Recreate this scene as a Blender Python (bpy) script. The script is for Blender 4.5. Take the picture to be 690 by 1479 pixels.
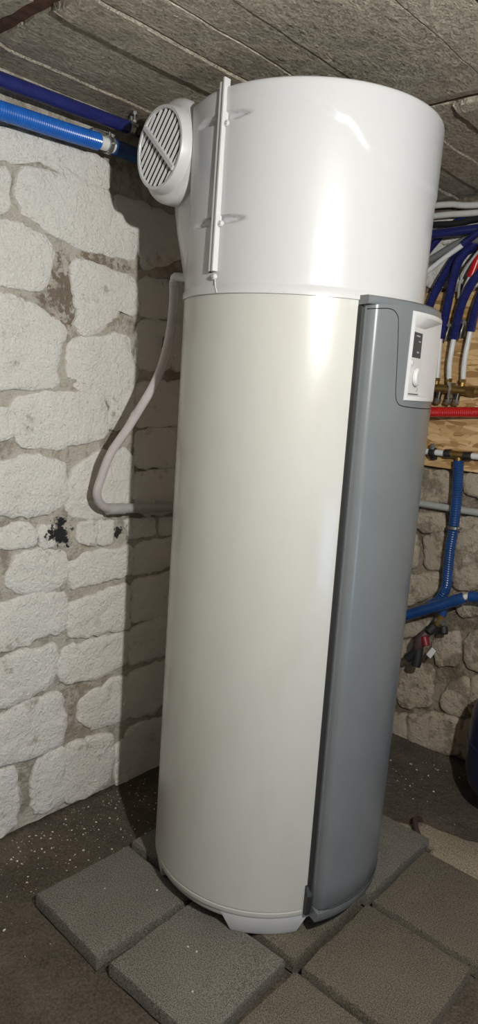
import bpy, bmesh, math, random
from mathutils import Vector, Matrix, noise
random.seed(7)
for o in list(bpy.data.objects): bpy.data.objects.remove(o)
SC = bpy.context.scene
COL = SC.collection
# ------------------------------------------------------------------ camera
# room axes: X away from the whitewashed side wall, Y along it towards the pipe wall, Z up; the tank stands at the origin
cam_d = bpy.data.cameras.new('camera'); cam = bpy.data.objects.new('camera', cam_d); COL.objects.link(cam)
cam_d.sensor_fit = 'VERTICAL'; cam_d.sensor_height = 24.0; cam_d.lens = 995.45*24/1479
cam_d.clip_start = 0.02
r_ = Vector((0.73426827, 0.67524879, 0.06992271)); u_ = Vector((-0.17303522, 0.08656485, 0.98110414)); f_ = Vector((-0.65643654, 0.73249273, -0.18040364))
m = Matrix((r_, u_, -f_)).transposed().to_4x4(); m.translation = (1.12853554, -1.44445962, 1.37765755)
cam.matrix_world = m
SC.camera = cam
# ------------------------------------------------------------------ light
w = bpy.data.worlds.new('cellar_air'); SC.world = w; w.use_nodes = True
w.node_tree.nodes['Background'].inputs[0].default_value = (0.5, 0.5, 0.55, 1)
w.node_tree.nodes['Background'].inputs[1].default_value = 0.01
def lamp(name, typ, loc, energy, color, **kw):
    d = bpy.data.lights.new(name, typ); d.energy = energy; d.color = color
    for k, v in kw.items(): setattr(d, k, v)
    o = bpy.data.objects.new(name, d); COL.objects.link(o); o.location = loc
    return o
lamp('assumed_bulb', 'POINT', (1.36, -0.965, 1.75), 86, (1.0, 0.985, 0.945), shadow_soft_size=0.02)  # assumed lamp out of view, placed from the cast shadows and the highlight
dl = lamp('assumed_cool_light', 'AREA', (2.5, -0.47, 0.50), 4, (0.45, 0.66, 1.0), shape='RECTANGLE', size=0.5, size_y=0.6)  # assumed cool source, added for the bluish light low down; no window is built
dl.rotation_euler = (0, math.radians(90), 0)      # faces -X, towards the side wall
vs = SC.view_settings; vs.view_transform = 'Standard'; vs.look = 'None'; vs.gamma = 1; vs.use_curve_mapping = False
vs.exposure = 0.45
SC.display_settings.display_device = 'sRGB'
# ------------------------------------------------------------------ materials
def newmat(name):
    M = bpy.data.materials.new(name); M.use_nodes = True
    nt = M.node_tree; b = nt.nodes['Principled BSDF']
    return M, nt, b
def N(nt, typ, **kw):
    n = nt.nodes.new(typ)
    for k, v in kw.items():
        if k in n.inputs: n.inputs[k].default_value = v
        else: setattr(n, k, v)
    return n
def coords(nt, scale=(1,1,1), obj=False):
    # shared world-metre coordinates so that neighbouring pieces do not repeat the same pattern
    g = N(nt, 'ShaderNodeNewGeometry') if not obj else N(nt, 'ShaderNodeTexCoord')
    mp = N(nt, 'ShaderNodeMapping'); mp.inputs['Scale'].default_value = scale
    nt.links.new(g.outputs['Position' if not obj else 'Object'], mp.inputs['Vector'])
    return mp.outputs[0]
def ramp(nt, fac, stops):
    r = N(nt, 'ShaderNodeValToRGB'); e = r.color_ramp.elements
    while len(e) < len(stops): e.new(0.5)
    for el, (p, c) in zip(e, stops):
        el.position = p; el.color = c if len(c) == 4 else (*c, 1)
    nt.links.new(fac, r.inputs[0]); return r.outputs[0]
def mix(nt, fac, a, b, mode='MIX'):
    x = N(nt, 'ShaderNodeMix', data_type='RGBA', blend_type=mode)
    for s, v in ((0, fac), (6, a), (7, b)):
        if hasattr(v, 'links'): nt.links.new(v, x.inputs[s])
        else: x.inputs[s].default_value = v if s == 0 else ((*v, 1) if len(v) == 3 else v)
    return x.outputs[2]
def noise_n(nt, vec, scale, detail=4, rough=0.6):
    n = N(nt, 'ShaderNodeTexNoise', Scale=scale, Detail=detail, Roughness=rough)
    nt.links.new(vec, n.inputs['Vector']); return n.outputs['Fac']
def bump(nt, b, h, dist=0.01, strength=1.0, prev=None):
    x = N(nt, 'ShaderNodeBump', Distance=dist, Strength=strength)
    nt.links.new(h, x.inputs['Height'])
    if prev is not None: nt.links.new(prev, x.inputs['Normal'])
    nt.links.new(x.outputs[0], b.inputs['Normal']); return x.outputs[0]
def plain(name, col, rough=0.4, metal=0.0, coat=0.0, var=0.06, vscale=30, bmp=0.0, spec=0.5):
    M, nt, b = newmat(name)
    v = coords(nt)
    f = noise_n(nt, v, vscale, 5)
    lo = tuple(max(0, c*(1-var)) for c in col); hi = tuple(min(1, c*(1+var)) for c in col)
    nt.links.new(ramp(nt, f, [(0.3, lo), (0.7, hi)]), b.inputs['Base Color'])
    b.inputs['Roughness'].default_value = rough; b.inputs['Metallic'].default_value = metal
    b.inputs['Coat Weight'].default_value = coat; b.inputs['Coat Roughness'].default_value = 0.08
    b.inputs['Specular IOR Level'].default_value = spec
    if bmp: bump(nt, b, noise_n(nt, v, vscale*6, 6), bmp)
    return M
def stone_mat(name, white, dirt, thresh, spots=()):
    M, nt, b = newmat(name); v = coords(nt)
    f1 = noise_n(nt, v, 9, 8, 0.72); f2 = noise_n(nt, v, 46, 6, 0.7)
    s = N(nt, 'ShaderNodeMath', operation='MULTIPLY_ADD'); s.inputs[1].default_value = 0.45
    nt.links.new(f2, s.inputs[0]); nt.links.new(f1, s.inputs[2])
    c = ramp(nt, s.outputs[0], [(thresh, dirt), (thresh+0.07, tuple(0.5*a+0.5*d for a, d in zip(white, dirt))), (thresh+0.11, white), (1, tuple(min(1, a*1.06) for a in white))])
    vor = N(nt, 'ShaderNodeTexVoronoi', Scale=38); nt.links.new(v, vor.inputs['Vector'])
    pit = ramp(nt, vor.outputs['Distance'], [(0.0, (0.25,0.22,0.18)), (0.055, (0.5,0.47,0.42)), (0.08, (1,1,1))])
    f3 = noise_n(nt, v, 5, 3)
    pm = ramp(nt, f3, [(0.55, (1,1,1)), (0.62, (0,0,0))])
    c = mix(nt, 1.0, c, mix(nt, pm, pit, (1,1,1)), 'MULTIPLY')
    for (px, py, pz), rad, col, th in spots:      # damp and mould stains
        g = N(nt, 'ShaderNodeNewGeometry'); d = N(nt, 'ShaderNodeVectorMath', operation='DISTANCE'); d.inputs[1].default_value = (px, py, pz)
        nt.links.new(g.outputs['Position'], d.inputs[0])
        fall = N(nt, 'ShaderNodeMapRange'); fall.inputs['From Min'].default_value = rad; fall.inputs['From Max'].default_value = 0.0; fall.inputs['To Max'].default_value = 0.22
        nt.links.new(d.outputs['Value'], fall.inputs['Value'])
        ad = N(nt, 'ShaderNodeMath', operation='ADD'); nt.links.new(fall.outputs[0], ad.inputs[0]); nt.links.new(noise_n(nt, v, 38, 6, 0.72), ad.inputs[1])
        gate = N(nt, 'ShaderNodeMath', operation='LESS_THAN'); gate.inputs[1].default_value = rad; nt.links.new(d.outputs['Value'], gate.inputs[0])
        mk = N(nt, 'ShaderNodeMath', operation='MULTIPLY'); nt.links.new(ramp(nt, ad.outputs[0], [(th, (0,0,0)), (th+0.05, (1,1,1))]), mk.inputs[0]); nt.links.new(gate.outputs[0], mk.inputs[1])
        c = mix(nt, mk.outputs[0], c, col)
    nt.links.new(c, b.inputs['Base Color']); b.inputs['Roughness'].default_value = 0.92; b.inputs['Specular IOR Level'].default_value = 0.2
    a = bump(nt, b, noise_n(nt, v, 20, 8, 0.66), 0.02)
    bump(nt, b, noise_n(nt, v, 110, 5, 0.65), 0.007, prev=a)
    return M
MAT = {}
SP = [((-0.6,-0.31,0.913), 0.07, (0.03,0.03,0.032), 0.60), ((-0.6,-0.086,0.895), 0.035, (0.04,0.04,0.04), 0.60), ((-0.6,-0.29,1.60), 0.13, (0.24,0.195,0.15), 0.58), ((-0.6,-0.20,1.655), 0.13, (0.26,0.21,0.16), 0.58)]
MAT['room'] = plain('old_dark_plaster', (0.13,0.118,0.10), 0.9, var=0.2, vscale=6)
MAT['stone'] = stone_mat('whitewashed_stone', (0.83,0.815,0.765), (0.50,0.45,0.375), 0.50, SP[:2])
MAT['stone_tan'] = stone_mat('bare_limestone', (0.50,0.43,0.34), (0.27,0.22,0.165), 0.60)
MAT['mortar'] = stone_mat('grey_lime_mortar', (0.55,0.515,0.45), (0.35,0.31,0.25), 0.64, SP)
MAT['mortar_tan'] = stone_mat('tan_lime_mortar', (0.33,0.28,0.215), (0.17,0.14,0.10), 0.66)
def concrete(name, a, c, bscale=60, bd=0.012, stretch=(1,1,1)):
    M, nt, b = newmat(name); v = coords(nt); vs_ = coords(nt, stretch)
    f = noise_n(nt, v, 7, 9, 0.7)
    col = ramp(nt, f, [(0.3, c), (0.65, a)])
    vor = N(nt, 'ShaderNodeTexVoronoi', Scale=34); nt.links.new(vs_, vor.inputs['Vector'])
    nm = noise_n(nt, v, 16, 5, 0.7)
    pit = ramp(nt, vor.outputs['Distance'], [(0.02, (0,0,0)), (0.28, (1,1,1))])
    pitm = mix(nt, ramp(nt, nm, [(0.46, (1,1,1)), (0.58, (0,0,0))]), pit, (1,1,1))
    fine = noise_n(nt, vs_, 130, 6, 0.75)
    col = mix(nt, 1.0, col, ramp(nt, fine, [(0.34, (0.55,0.53,0.5)), (0.48, (1,1,1))]), 'MULTIPLY')
    nt.links.new(col, b.inputs['Base Color']); b.inputs['Roughness'].default_value = 0.95; b.inputs['Specular IOR Level'].default_value = 0.15
    n1 = bump(nt, b, pitm, 0.035)
    n2 = bump(nt, b, noise_n(nt, vs_, bscale, 8, 0.72), bd, prev=n1)
    bump(nt, b, noise_n(nt, v, 14, 4, 0.6), 0.03, prev=n2)
    return M
MAT['concrete'] = concrete('board_cast_concrete', (0.80,0.725,0.585), (0.60,0.535,0.42), 48, 0.12, (1.3,0.5,1))
def paver(name, a, c, moss=0.0):
    M, nt, b = newmat(name); v = coords(nt)
    f = noise_n(nt, v, 6, 6, 0.65); g = noise_n(nt, v, 330, 3, 0.7)
    col = mix(nt, 0.68, ramp(nt, f, [(0.32, c), (0.66, a)]), ramp(nt, g, [(0.38, tuple(x*0.3 for x in c)), (0.62, tuple(min(1, x*1.9) for x in a))]))
    nt.links.new(col, b.inputs['Base Color']); b.inputs['Roughness'].default_value = 0.93; b.inputs['Specular IOR Level'].default_value = 0.2
    n1 = bump(nt, b, g, 0.0035); bump(nt, b, noise_n(nt, v, 30, 5), 0.005, prev=n1)
    return M
MAT['paver_grey'] = paver('grey_concrete_slab', (0.16,0.152,0.13), (0.085,0.08,0.067))
MAT['paver_brown'] = paver('brown_grey_concrete_slab', (0.135,0.119,0.092), (0.072,0.063,0.047))
def soil():
    M, nt, b = newmat('damp_earth_floor'); v = coords(nt)
    f = noise_n(nt, v, 5, 8, 0.68); g = noise_n(nt, v, 150, 4, 0.7)
    col = ramp(nt, f, [(0.3, (0.052,0.042,0.031)), (0.52, (0.095,0.08,0.06)), (0.72, (0.17,0.145,0.11))])
    col = mix(nt, 0.35, col, ramp(nt, g, [(0.4, (0.03,0.025,0.018)), (0.7, (0.22,0.19,0.15))]))
    nt.links.new(col, b.inputs['Base Color']); b.inputs['Roughness'].default_value = 0.95; b.inputs['Specular IOR Level'].default_value = 0.2
    n1 = bump(nt, b, g, 0.006); bump(nt, b, noise_n(nt, v, 28, 6), 0.012, prev=n1)
    return M
MAT['soil'] = soil()
MAT['cement'] = paver('pale_cement_skim', (0.30,0.255,0.19), (0.20,0.165,0.12))
MAT['rust'] = plain('rusty_steel', (0.085,0.038,0.024), 0.85, 0.2, var=0.5, vscale=40, bmp=0.004)
def tank_white(name, col, dirt, amount):
    M, nt, b = newmat(name); v = coords(nt, (1,1,0.35))
    f = noise_n(nt, v, 14, 6, 0.65)
    c = ramp(nt, f, [(0.30, tuple(x*(1-amount)+d*amount for x, d in zip(col, dirt))), (0.52, col)])
    nt.links.new(c, b.inputs['Base Color']); b.inputs['Roughness'].default_value = 0.30
    b.inputs['Coat Weight'].default_value = 0.3; b.inputs['Coat Roughness'].default_value = 0.12
    b.inputs['Specular IOR Level'].default_value = 0.4
    bump(nt, b, noise_n(nt, coords(nt), 7, 2), 0.0015)
    return M
MAT['body'] = tank_white('cream_enamel', (0.46,0.46,0.43), (0.38,0.365,0.325), 0.22)
MAT['hood'] = tank_white('white_plastic', (0.47,0.474,0.482), (0.43,0.428,0.42), 0.1)
MAT['white'] = plain('white_moulding', (0.54,0.54,0.54), 0.4, coat=0.1, var=0.02)
MAT['grille_dark'] = plain('duct_inside_shade', (0.012,0.012,0.012), 0.8)
MAT['panel'] = plain('grey_plastic', (0.135,0.15,0.158), 0.34, coat=0.25, var=0.05, vscale=10)
MAT['panel_edge'] = plain('dark_grey_edge', (0.022,0.023,0.024), 0.5)
MAT['black'] = plain('black_rubber', (0.012,0.012,0.013), 0.6)
MAT['screen'] = plain('lcd_glass', (0.035,0.045,0.055), 0.35)
MAT['screen_mark'] = plain('lcd_segments', (0.30,0.34,0.38), 0.3)
MAT['screw'] = plain('bright_screw', (0.62,0.62,0.62), 0.3, 0.9)
MAT['navy'] = plain('navy_sleeve', (0.014,0.019,0.115), 0.26, coat=0.3, var=0.2)
MAT['blue'] = plain('blue_sleeve', (0.012,0.115,0.46), 0.30, coat=0.3, var=0.15)
MAT['blue_dark'] = plain('mid_blue_sleeve', (0.010,0.052,0.185), 0.28, coat=0.3, var=0.2)
MAT['red'] = plain('red_sleeve', (0.50,0.012,0.014), 0.28, coat=0.3, var=0.12)
MAT['pex'] = plain('white_pipe', (0.66,0.67,0.67), 0.35, coat=0.2)
MAT['conduit_white'] = plain('off_white_conduit', (0.60,0.60,0.57), 0.5)
MAT['conduit_grey'] = plain('grey_conduit', (0.17,0.18,0.18), 0.5)
MAT['pvc_grey'] = plain('grey_plastic_pipe', (0.36,0.37,0.36), 0.45, var=0.12)
MAT['brass'] = plain('dull_brass', (0.36,0.235,0.085), 0.34, 0.85, var=0.25, vscale=60)
MAT['steel'] = plain('zinc_plated_steel', (0.42,0.42,0.41), 0.32, 0.9, var=0.2)
MAT['dark_steel'] = plain('dark_press_fitting', (0.085,0.08,0.07), 0.35, 0.8, var=0.3)
MAT['dark_red'] = plain('dark_red_plastic', (0.17,0.008,0.014), 0.4)
MAT['vessel'] = plain('blue_black_enamel', (0.010,0.013,0.045), 0.35, coat=0.3)
MAT['cord'] = plain('brown_rubber_hose', (0.055,0.032,0.03), 0.55)
MAT['ink'] = plain('pencil_marks', (0.035,0.03,0.028), 0.8)
MAT['crumb'] = plain('plaster_crumb', (0.55,0.52,0.45), 0.9, var=0.3)
def hose_mat():
    M, nt, b = newmat('clear_vinyl'); v = coords(nt)
    nt.links.new(ramp(nt, noise_n(nt, v, 20), [(0.3, (0.56,0.52,0.52)), (0.7, (0.68,0.63,0.63))]), b.inputs['Base Color'])
    b.inputs['Roughness'].default_value = 0.18; b.inputs['Transmission Weight'].default_value = 0.25; b.inputs['IOR'].default_value = 1.35
    return M
MAT['hose'] = hose_mat()
def osb_mat():
    M, nt, b = newmat('oriented_strand_board'); cols = []
    for k, (ang, sc) in enumerate(((20, 1.0), (-50, 1.1), (75, 0.9))):
        g = N(nt, 'ShaderNodeNewGeometry'); mp = N(nt, 'ShaderNodeMapping')
        mp.inputs['Rotation'].default_value = (0, math.radians(ang), 0); mp.inputs['Location'].default_value = (k*3.1, 0, k*1.7)
        mp.inputs['Scale'].default_value = (18*sc, 1, 60*sc)
        nt.links.new(g.outputs['Position'], mp.inputs['Vector'])
        vo = N(nt, 'ShaderNodeTexVoronoi', Scale=1.0); vo.inputs['Randomness'].default_value = 1
        nt.links.new(mp.outputs[0], vo.inputs['Vector'])
        bw = N(nt, 'ShaderNodeRGBToBW'); nt.links.new(vo.outputs['Color'], bw.inputs[0])
        cols.append((bw.outputs[0], vo.outputs['Distance']))
    pal = [(0.15, (0.30,0.165,0.06)), (0.4, (0.46,0.285,0.12)), (0.6, (0.56,0.37,0.17)), (0.85, (0.66,0.47,0.25))]
    c = ramp(nt, cols[0][0], pal)
    for k in (1, 2):
        c = mix(nt, ramp(nt, cols[k][0], [(0.5, (0,0,0)), (0.54, (1,1,1))]), c, ramp(nt, cols[k-1][0], pal))
    nt.links.new(c, b.inputs['Base Color']); b.inputs['Roughness'].default_value = 0.65
    bump(nt, b, cols[0][1], 0.002)
    return M
MAT['osb'] = osb_mat()
# ------------------------------------------------------------------ object helpers
def obj(name, bm, mat, parent=None, smooth=True, sharp=40):
    me = bpy.data.meshes.new(name)
    if isinstance(bm, tuple):
        me.from_pydata(bm[0], [], bm[1]); me.update()
        b2 = bmesh.new(); b2.from_mesh(me); bmesh.ops.recalc_face_normals(b2, faces=b2.faces); b2.to_mesh(me); b2.free()
    else:
        bmesh.ops.recalc_face_normals(bm, faces=bm.faces); bm.to_mesh(me); bm.free()
    for p in me.polygons: p.use_smooth = smooth
    if smooth: me.set_sharp_from_angle(angle=math.radians(sharp))
    me.materials.append(MAT[mat])
    o = bpy.data.objects.new(name, me); COL.objects.link(o)
    if parent is not None:
        o.parent = parent
        bpy.context.view_layer.update() if False else None
        o.matrix_parent_inverse = Matrix.Translation(-Vector(parent.location)) if parent.type == 'EMPTY' else Matrix.Identity(4)
    return o
def tag(o, label, cat, group=None):
    o['label'] = label; o['category'] = cat
    if group: o['group'] = group
    return o
def thing(name, label, cat, loc, group=None):
    o = bpy.data.objects.new(name, None); COL.objects.link(o); o.location = loc; o.empty_display_size = 0.05
    return tag(o, label, cat, group)
def structure(o): o['kind'] = 'structure'; return o
def box(x0, x1, y0, y1, z0, z1, bev=0.0, bm=None):
    bm2 = bmesh.new()
    bmesh.ops.create_cube(bm2, size=1, matrix=Matrix.Translation(((x0+x1)/2, (y0+y1)/2, (z0+z1)/2)) @ Matrix.Diagonal((x1-x0, y1-y0, z1-z0, 1)))
    if bev: bmesh.ops.bevel(bm2, geom=bm2.edges[:], offset=bev, segments=2, affect='EDGES', profile=0.5)
    return join(bm, bm2)
def join(bm, bm2):
    if bm is None: return bm2
    me = bpy.data.meshes.new('t'); bm2.to_mesh(me); bm2.free(); bm.from_mesh(me); bpy.data.meshes.remove(me); return bm
def xf(bm, M): bmesh.ops.transform(bm, matrix=M, verts=bm.verts); return bm
def spline(pts, step):
    P = [Vector(p) for p in pts]
    if len(P) == 2: dense = [P[0].lerp(P[1], i/200) for i in range(201)]
    else:
        Q = [P[0]*2-P[1]] + P + [P[-1]*2-P[-2]]; dense = []
        for i in range(1, len(Q)-2):
            a, b, c, d = Q[i-1:i+3]
            for k in range(60):
                t = k/60
                dense.append(0.5*((2*b)+(c-a)*t+(2*a-5*b+4*c-d)*t*t+(3*b-a-3*c+d)*t**3))
        dense.append(P[-1])
    L = [0]
    for a, b in zip(dense, dense[1:]): L.append(L[-1]+(b-a).length)
    n = max(2, int(round(L[-1]/step))+1); out = []; j = 0
    for i in range(n):
        s = L[-1]*i/(n-1)
        while j < len(L)-2 and L[j+1] < s: j += 1
        t = (s-L[j])/max(1e-9, L[j+1]-L[j]); out.append(dense[j].lerp(dense[j+1], min(1, t)))
    return out
def tube(pts, rad, step=0.012, seg=14, rib=0.0, bm=None, raw=False):
    P = [Vector(p) for p in pts] if raw else spline(pts, step)
    T = [(P[min(i+1, len(P)-1)]-P[max(i-1, 0)]).normalized() for i in range(len(P))]
    up = Vector((0,0,1)) if abs(T[0].z) < 0.9 else Vector((1,0,0))
    n = (up-T[0]*up.dot(T[0])).normalized(); V = []; F = []
    for i, (p, t) in enumerate(zip(P, T)):
        n = (n-t*n.dot(t)).normalized(); b = t.cross(n)
        r = rad(i/(len(P)-1)) if callable(rad) else rad
        if rib and i % 2: r -= rib
        V += [tuple(p+n*(r*math.cos(2*math.pi*k/seg))+b*(r*math.sin(2*math.pi*k/seg))) for k in range(seg)]
    for i in range(len(P)-1):
        F += [(i*seg+k, i*seg+(k+1) % seg, (i+1)*seg+(k+1) % seg, (i+1)*seg+k) for k in range(seg)]
    F += [tuple(range(seg-1, -1, -1)), tuple((len(P)-1)*seg+k for k in range(seg))]
    if bm is None: return (V, F)
    vs_ = [bm.verts.new(v) for v in V]
    for f in F: bm.faces.new([vs_[i] for i in f])
    return bm
def cyl(a, b, r, r2=None, seg=18, bm=None, bev=0.0):
    a = Vector(a); b = Vector(b); d = b-a; L = d.length
    prof = [(0, r), (L, r if r2 is None else r2)]
    if bev: prof = [(0, r-bev), (bev, r), (L-bev, r), (L, r-bev)]
    t = d.normalized(); up = Vector((0,0,1)) if abs(t.z) < 0.9 else Vector((1,0,0))
    n = (up-t*up.dot(t)).normalized(); q = t.cross(n); b2 = bmesh.new(); rows = []
    for h, rr in prof: rows.append([b2.verts.new(a+t*h+n*(rr*math.cos(2*math.pi*k/seg))+q*(rr*math.sin(2*math.pi*k/seg))) for k in range(seg)])
    for R0, R1 in zip(rows, rows[1:]):
        for k in range(seg): b2.faces.new((R0[k], R0[(k+1) % seg], R1[(k+1) % seg], R1[k]))
    b2.faces.new(rows[0][::-1]); b2.faces.new(rows[-1])
    return join(bm, b2)
def lathe(prof, seg=96, c=(0,0), close=False, a0=0, a1=360):
    full = abs(a1-a0) >= 359.9; n = seg if full else seg+1; V = []; F = []
    for k in range(n):
        a = math.radians(a0+(a1-a0)*k/seg)
        V += [(c[0]+r*math.cos(a), c[1]+r*math.sin(a), z) for r, z in prof]
    m_ = len(prof)
    for k in range(seg):
        k2 = (k+1) % n
        for j in range(m_-1 if not close else m_):
            j2 = (j+1) % m_
            F.append((k*m_+j, k2*m_+j, k2*m_+j2, k*m_+j2))
    if close and not full: F += [tuple(range(m_)), tuple((n-1)*m_+j for j in range(m_-1, -1, -1))]
    return (V, F)
def pol(az, r, z): a = math.radians(az); return (r*math.cos(a), r*math.sin(a), z)
def smooth(a, b, x): t = min(1, max(0, (x-a)/(b-a))); return t*t*(3-2*t)
def interp(tab, x):
    if x <= tab[0][0]: return tab[0][1]
    for (a, b), (c, d) in zip(tab, tab[1:]):
        if x <= c: t = (x-a)/(c-a); t = t*t*(3-2*t); return b+(d-b)*t
    return tab[-1][1]
# ------------------------------------------------------------------ setting
LEFT= [[[-0.521,1.962],[-0.24,1.969],[-0.18,1.964],[-0.172,1.904],[-0.316,1.904],[-0.391,1.921],[-0.439,1.925],[-0.476,1.899],[-0.52,1.899]],[[-0.457,1.868],[-0.419,1.894],[-0.325,1.895],[-0.176,1.892],[-0.155,1.846],[-0.099,1.805],[-0.073,1.803],[-0.069,1.726],[-0.165,1.732],[-0.231,1.724],[-0.346,1.745],[-0.388,1.767],[-0.436,1.784],[-0.456,1.819]],[[-0.527,1.86],[-0.491,1.869],[-0.486,1.786],[-0.527,1.758]],[[-0.527,1.738],[-0.459,1.743],[-0.387,1.733],[-0.354,1.709],[-0.36,1.633],[-0.393,1.597],[-0.457,1.594],[-0.526,1.601]],[[-0.288,1.674],[-0.266,1.692],[-0.162,1.68],[-0.058,1.666],[-0.05,1.57],[-0.118,1.578],[-0.156,1.542],[-0.213,1.497],[-0.25,1.493],[-0.274,1.513],[-0.252,1.553],[-0.276,1.588],[-0.291,1.63]],[[-0.526,1.554],[-0.457,1.563],[-0.383,1.537],[-0.332,1.514],[-0.309,1.495],[-0.33,1.441],[-0.342,1.395],[-0.332,1.347],[-0.345,1.338],[-0.524,1.323]],[[-0.281,1.467],[-0.203,1.486],[-0.083,1.498],[-0.075,1.438],[-0.046,1.407],[-0.053,1.335],[-0.071,1.255],[-0.167,1.319],[-0.264,1.342],[-0.297,1.375],[-0.289,1.429]],[[-0.152,1.889],[-0.041,1.886],[0.079,1.878],[0.126,1.875],[0.145,1.78],[-0.031,1.709],[-0.068,1.808],[-0.129,1.818]],[[-0.045,1.671],[0.14,1.687],[0.161,1.578],[-0.039,1.571]],[[-0.038,1.551],[0.162,1.561],[0.173,1.421],[-0.041,1.407]],[[-0.465,1.293],[-0.404,1.306],[-0.3,1.321],[-0.176,1.314],[-0.155,1.278],[-0.156,1.196],[-0.259,1.18],[-0.35,1.166],[-0.435,1.175],[-0.469,1.235]],[[-0.524,1.277],[-0.481,1.264],[-0.465,1.235],[-0.468,1.201],[-0.524,1.187]],[[-0.136,1.307],[-0.064,1.326],[-0.048,1.238],[-0.101,1.221],[-0.14,1.229]],[[-0.523,1.114],[-0.418,1.137],[-0.331,1.126],[-0.294,1.105],[-0.286,1.012],[-0.327,0.982],[-0.407,0.969],[-0.522,0.99]],[[-0.265,1.1],[-0.159,1.146],[-0.054,1.148],[-0.034,0.98],[-0.132,0.979],[-0.151,0.946],[-0.271,0.957],[-0.286,1.003]],[[-0.522,0.935],[-0.432,0.944],[-0.388,0.916],[-0.405,0.89],[-0.448,0.883],[-0.522,0.9]],[[-0.38,0.927],[-0.335,0.93],[-0.329,0.88],[-0.37,0.877]],[[-0.246,0.925],[-0.186,0.932],[-0.178,0.862],[-0.239,0.873]],[[-0.171,0.926],[-0.118,0.919],[-0.114,0.86],[-0.166,0.86]],[[-0.064,0.92],[0.05,0.918],[0.067,0.864],[-0.039,0.867]],[[0.086,0.914],[0.212,0.912],[0.215,0.867],[0.095,0.866]],[[-0.448,0.859],[-0.37,0.865],[-0.286,0.841],[-0.279,0.76],[-0.358,0.739],[-0.446,0.751],[-0.476,0.792]],[[-0.268,0.818],[-0.104,0.83],[-0.04,0.831],[-0.035,0.743],[-0.142,0.742],[-0.262,0.731]],[[-0.02,0.828],[0.217,0.848],[0.225,0.747],[0.061,0.742],[-0.019,0.74]],[[-0.02,0.707],[0.227,0.722],[0.24,0.551],[0.071,0.565],[-0.018,0.569]],[[-0.038,1.357],[0.176,1.376],[0.187,1.24],[-0.037,1.23]],[[-0.03,1.208],[0.188,1.217],[0.198,1.1],[-0.029,1.095]],[[-0.025,1.072],[0.199,1.081],[0.21,0.936],[-0.021,0.943]],[[-0.521,0.717],[-0.403,0.729],[-0.287,0.714],[-0.277,0.603],[-0.374,0.603],[-0.453,0.588],[-0.52,0.592]],[[-0.26,0.678],[-0.065,0.704],[-0.038,0.69],[-0.035,0.554],[-0.129,0.561],[-0.243,0.568],[-0.277,0.612]],[[-0.52,0.556],[-0.444,0.559],[-0.326,0.554],[-0.306,0.522],[-0.328,0.444],[-0.407,0.419],[-0.519,0.415]],[[-0.292,0.537],[-0.218,0.536],[-0.034,0.54],[-0.034,0.424],[-0.172,0.414],[-0.275,0.432],[-0.3,0.467]],[[-0.477,0.384],[-0.379,0.397],[-0.288,0.392],[-0.276,0.306],[-0.279,0.218],[-0.403,0.222],[-0.518,0.24],[-0.519,0.369]],[[-0.211,0.35],[-0.038,0.386],[-0.023,0.222],[-0.165,0.23],[-0.217,0.286]],[[-0.518,0.209],[-0.448,0.199],[-0.438,0.091],[-0.442,0.01],[-0.517,-0.018]],[[-0.379,0.168],[-0.327,0.203],[-0.278,0.202],[-0.268,0.013],[-0.372,0.011],[-0.387,0.088]],[[-0.265,0.208],[-0.097,0.187],[-0.078,0.14],[-0.089,0.002],[-0.178,-0.006],[-0.259,0.002]],[[-0.06,0.124],[-0.031,0.144],[-0.018,-0.043],[-0.059,-0.021]],[[-0.022,0.543],[0.239,0.562],[0.25,0.424],[0.144,0.419],[-0.016,0.42]],[[-0.02,0.381],[0.253,0.386],[0.263,0.249],[0.093,0.21],[-0.018,0.226]],[[-0.015,0.179],[0.271,0.148],[0.285,-0.037],[-0.01,-0.035]]]
BACK= [[[-0.187,1.096],[-0.044,1.101],[-0.024,1.042],[-0.021,0.987],[-0.172,0.981]],[[0.013,1.105],[0.153,1.11],[0.163,1.036],[0.041,1.037]],[[-0.164,0.921],[-0.045,0.935],[-0.031,0.886],[-0.115,0.861],[-0.159,0.876]],[[-0.019,0.917],[0.082,0.951],[0.175,0.953],[0.181,0.912],[0.038,0.891]],[[-0.227,0.816],[-0.154,0.839],[-0.137,0.71],[-0.21,0.677]],[[-0.112,0.839],[-0.036,0.869],[-0.008,0.83],[-0.003,0.741],[-0.088,0.714]],[[0.026,0.871],[0.095,0.917],[0.179,0.926],[0.206,0.732],[0.139,0.694],[0.042,0.661],[0.016,0.768]],[[-0.206,0.646],[-0.022,0.706],[-0.036,0.626],[-0.138,0.552],[-0.191,0.529]],[[-0.187,0.498],[-0.074,0.545],[-0.046,0.459],[-0.174,0.395]],[[0.035,0.629],[0.129,0.662],[0.212,0.69],[0.221,0.627],[0.075,0.564]],[[-0.022,0.445],[0.07,0.491],[0.097,0.375],[0.015,0.34],[-0.017,0.382]],[[0.103,0.465],[0.15,0.515],[0.251,0.553],[0.271,0.412],[0.139,0.363]],[[0.058,0.249],[0.123,0.321],[0.152,0.291],[0.132,0.172],[0.054,0.164]],[[-0.151,0.264],[-0.014,0.33],[-0.003,0.157],[-0.135,0.107]],[[-0.087,0.085],[0.123,0.157],[0.147,0.007],[-0.008,-0.018],[-0.064,-0.025]],[[-0.182,0.04],[-0.103,0.079],[-0.08,-0.032],[-0.168,-0.074]],[[0.163,0.346],[0.274,0.392],[0.293,0.257],[0.162,0.191]],[[0.146,0.147],[0.297,0.229],[0.321,0.058],[0.166,0.004]],[[-0.229,0.345],[-0.11,0.398],[-0.091,0.312],[-0.209,0.256]]]
def nz(x, y, z, s): return noise.noise(Vector((x*s, y*s, z*s)))
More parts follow.
